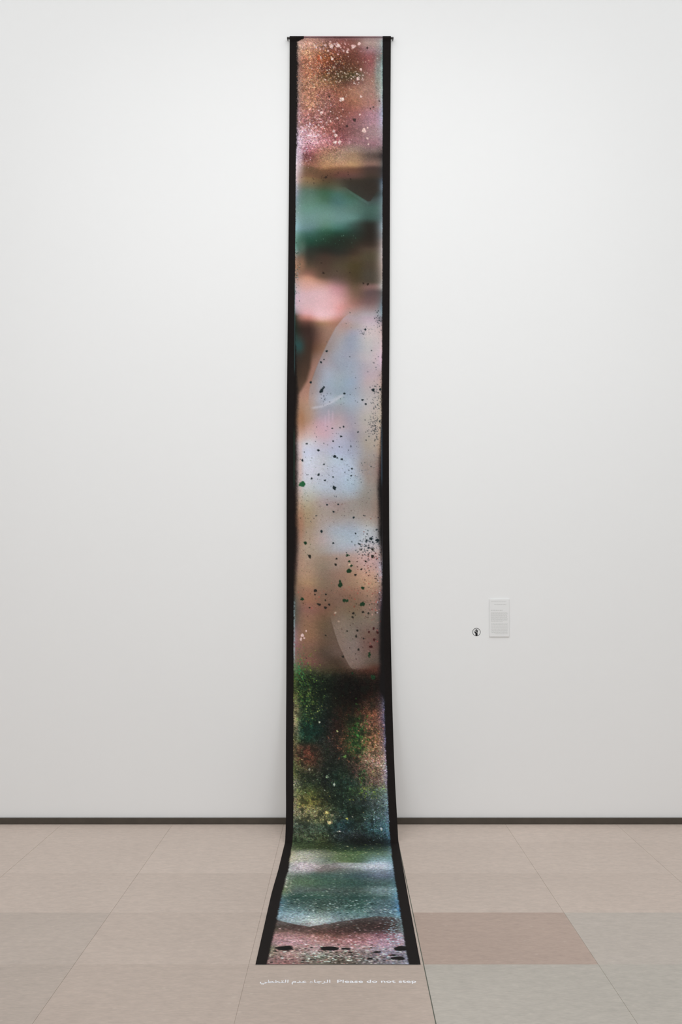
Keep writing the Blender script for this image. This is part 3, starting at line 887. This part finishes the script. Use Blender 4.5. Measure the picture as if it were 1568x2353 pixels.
M_print, nt, b = new_mat('pigment_print')
at = nt.nodes.new('ShaderNodeAttribute')
at.attribute_name = 'ink'
s, _ = noise_mix(nt, at.outputs['Color'], 0.05, 380, 2)
nt.links.new(s, b.inputs['Base Color'])
b.inputs['Roughness'].default_value = 0.7
b.inputs['Specular IOR Level'].default_value = 0.05
M_black = simple_mat('black_print_border', (27, 23, 22), 0.7, 0.10, 60, 0.06)
M_paper = simple_mat('paper_back', (225, 223, 218), 0.7, 0.02, 40, 0.3)
M_rod = simple_mat('dark_steel_rod', (48, 46, 45), 0.4, 0.06, 30, 0.5)

banner = empty('hanging_print', (-0.03, -1.5, 0.0))
tag(banner, 'long abstract colour print hung from a rod, running down the wall onto the floor', 'artwork')


def part(name, me, mat):
    o = link(name, me, mat)
    o.parent = banner
    o.matrix_parent_inverse = banner.matrix_world.inverted()
    return o


banner.matrix_world = banner.matrix_world
bpy.context.view_layer.update()
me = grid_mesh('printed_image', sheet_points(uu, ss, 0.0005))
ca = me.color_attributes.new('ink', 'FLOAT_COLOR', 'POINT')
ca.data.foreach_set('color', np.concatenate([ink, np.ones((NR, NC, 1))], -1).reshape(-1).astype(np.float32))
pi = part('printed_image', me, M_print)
pi['label'] = 'blurred pink, green and blue grey abstract image with dark spatter'
s2 = np.unique(np.concatenate([ss[:24], ss[::5], ss[(TY_ > 1900) & (TY_ < 1965)], [LEN]]))
for a_, b_ in ((0.0, U0), (U1, 1.0)):
    bo = part('black_border', grid_mesh('black_border', sheet_points(np.linspace(a_, b_, 4), s2, 0.0005)), M_black)
# paper body: closed thin strip behind the ink
Pf, Pb = sheet_points(np.linspace(0, 1, 3), s2, -0.0006), sheet_points(np.linspace(0, 1, 3), s2, -0.0016)
ring = np.concatenate([Pf, Pb[:, ::-1], Pf[:, :1]], 1)
part('paper_backing', grid_mesh('paper_backing', ring, True), M_paper)
# rod that carries the sheet, with end caps, and two wall hooks behind it
bm = bmesh.new()
r = bmesh.ops.create_cone(bm, cap_ends=True, segments=24, radius1=0.0085, radius2=0.0085, depth=0.762)
for v in bm.verts:
    v.co = Vector((v.co.z - 0.0270, v.co.y - ROD_O, v.co.x + ROD_Z - 0.0015))
me = bpy.data.meshes.new('hanging_rod')
bm.to_mesh(me)
bm.free()
rod = part('hanging_rod', me, M_rod)
for sx in (-1, 1):
    bm = bmesh.new()
    xc = -0.027 + sx * 0.3765
    add_box(bm, xc - 0.003, xc + 0.003, -ROD_O, 0.0, ROD_Z - 0.004, ROD_Z + 0.002, 0.0008)
    me = bpy.data.meshes.new('wall_hook')
    bm.to_mesh(me)
    bm.free()
    part('wall_hook', me, M_rod)

# ------------------------------------------------------------------ lettering on the floor
M_vinyl = simple_mat('white_vinyl', (240, 240, 244), 0.5, 0.01, 30, 0.3)


def text_mesh(name, body, bold=0.0):
    cu = bpy.data.curves.new(name, 'FONT')
    cu.body = body
    cu.size = 1.0
    cu.offset = bold
    cu.extrude = 0.002
    cu.resolution_u = 3
    o = bpy.data.objects.new(name, cu)
    COL.objects.link(o)
    bpy.context.view_layer.update()
    me = bpy.data.meshes.new_from_object(o.evaluated_get(bpy.context.evaluated_depsgraph_get()))
    bpy.data.objects.remove(o)
    bpy.data.curves.remove(cu)
    return me


def fit_text(me, x0, x1, base_y, cap):
    """scale a text mesh to run from x0 to x1 with a given height scale on the floor"""
    n = len(me.vertices)
    c = np.empty(n * 3, np.float32)
    me.vertices.foreach_get('co', c)
    c = c.reshape(-1, 3)
    lo, hi = c[:, 0].min(), c[:, 0].max()
    c[:, 0] = x0 + (c[:, 0] - lo) / (hi - lo) * (x1 - x0)
    c[:, 1] = base_y + c[:, 1] * cap
    c[:, 2] = np.where(c[:, 2] > 0, 0.0008, 0.0001)
    me.vertices.foreach_set('co', c.reshape(-1))
    me.update()


notice = empty('floor_notice', (-0.03, -3.2, 0))
tag(notice, 'white Arabic and English lettering on the floor in front of the print', 'lettering')
bpy.context.view_layer.update()
AR = '\ufef2\ufec4\ufea8\ufe98\ufedf\ufe8d \ufee1\ufeaa\ufecb \ufe80\ufe8e\ufe9f\ufeae\ufedf\ufe8d'
for nm, body, x0, x1 in (('arabic_text', AR, -.3655, -.0595), ('english_text', 'Please do not step', -.0300, .3140)):
    me = text_mesh(nm, body, 0.010)
    fit_text(me, x0, x1, -3.202, 0.050)
    o = link(nm, me, M_vinyl, notice)
    o.matrix_parent_inverse = notice.matrix_world.inverted()

# ------------------------------------------------------------------ wall label and sticker
M_label = simple_mat('pale_label_card', (232, 232, 231), 0.6, 0.01, 10, 0.2)
M_ltext = simple_mat('grey_label_print', (204, 204, 202), 0.7, 0.02, 60, 0.2)
M_black2 = simple_mat('black_vinyl', (24, 24, 25), 0.5, 0.03, 60, 0.3)

lab = empty('wall_label', (1.114, 0, 1.478))
tag(lab, 'small pale text label on the wall to the right of the print', 'label')
bm = bmesh.new()
add_box(bm, -.072, .072, -.008, 0, -.134, .136, .0008)
bm_obj('card', bm, M_label, lab)
rl = random.Random(3)


def text_lines(name, x0, x1, z0, z1, n, th, right=False):
    bm = bmesh.new()
    for i in range(n):
        z = z1 - (z1 - z0) * (i / max(n - 1, 1))
        x, end = x0, x1 - (rl.uniform(0, .3) * (x1 - x0) if i == n - 1 else rl.uniform(0, .05) * (x1 - x0))
        if right:
            x, end = x0 + x1 - end, x1
        while x < end - .002:
            w = min(rl.uniform(.005, .014), end - x)
            add_box(bm, x, x + w, -.0084, -.008, z - th / 2, z + th / 2)
            x += w + .0022
    return bm_obj(name, bm, M_ltext, lab)


text_lines('heading_text', -.060, .030, .052, .056, 1, .0042)
text_lines('arabic_heading_text', -.060, .050, .098, .120, 2, .003, True)
text_lines('english_text', -.060, .062, -.024, .040, 10, .0026)
text_lines('arabic_text', -.060, .062, -.112, -.040, 10, .0026, True)

st = empty('no_touching_sticker', (.9516, 0, 1.377))
tag(st, 'round black do not touch hand symbol on the white wall', 'sign')


def prism(name, polys, mat, y0, y1, parent):
    bm = bmesh.new()
    for pts in polys:
        f = [bm.verts.new((x, y1, z)) for x, z in pts]
        k = [bm.verts.new((x, y0, z)) for x, z in pts]
        n = len(pts)
        bm.faces.new(f)
        bm.faces.new(k[::-1])
        for i in range(n):
            bm.faces.new((f[i], k[i], k[(i + 1) % n], f[(i + 1) % n]))
    bmesh.ops.recalc_face_normals(bm, faces=bm.faces)
    return bm_obj(name, bm, mat, parent)


def capsule(x0, z0, x1, z1, r, n=6):
    a = math.atan2(z1 - z0, x1 - x0)
    pts = [(x1 + r * math.cos(a - math.pi / 2 + math.pi * i / n), z1 + r * math.sin(a - math.pi / 2 + math.pi * i / n)) for i in range(n + 1)]
    pts += [(x0 + r * math.cos(a + math.pi / 2 + math.pi * i / n), z0 + r * math.sin(a + math.pi / 2 + math.pi * i / n)) for i in range(n + 1)]
    return pts


ringp = []
for i in range(32):
    a0, a1 = 2 * math.pi * i / 32, 2 * math.pi * (i + 1) / 32
    ri, ro = .0258, .0292
    ringp.append([(ri * math.cos(a0), ri * math.sin(a0)), (ro * math.cos(a0), ro * math.sin(a0)), (ro * math.cos(a1), ro * math.sin(a1)), (ri * math.cos(a1), ri * math.sin(a1))])
prism('ring', ringp, M_black2, 0.0, -.0006, st)
hand = [[(-.0085, -.006), (-.0068, -.0265), (.0068, -.0265), (.0085, -.006), (.009, .004), (-.009, .004)],
        capsule(-.007, .002, -.009, .0150, .0021), capsule(-.0025, .003, -.003, .0195, .0022), capsule(.002, .003, .0028, .0185, .0022),
        capsule(.0065, .002, .0085, .0140, .0020), capsule(-.0075, -.007, -.0165, .0035, .0025)]
prism('hand', hand, M_black2, 0.0, -.0008, st)
sl = prism('slash', [capsule(-.019, .019, .019, -.019, .0011)], M_label, -.0008, -.0013, st)
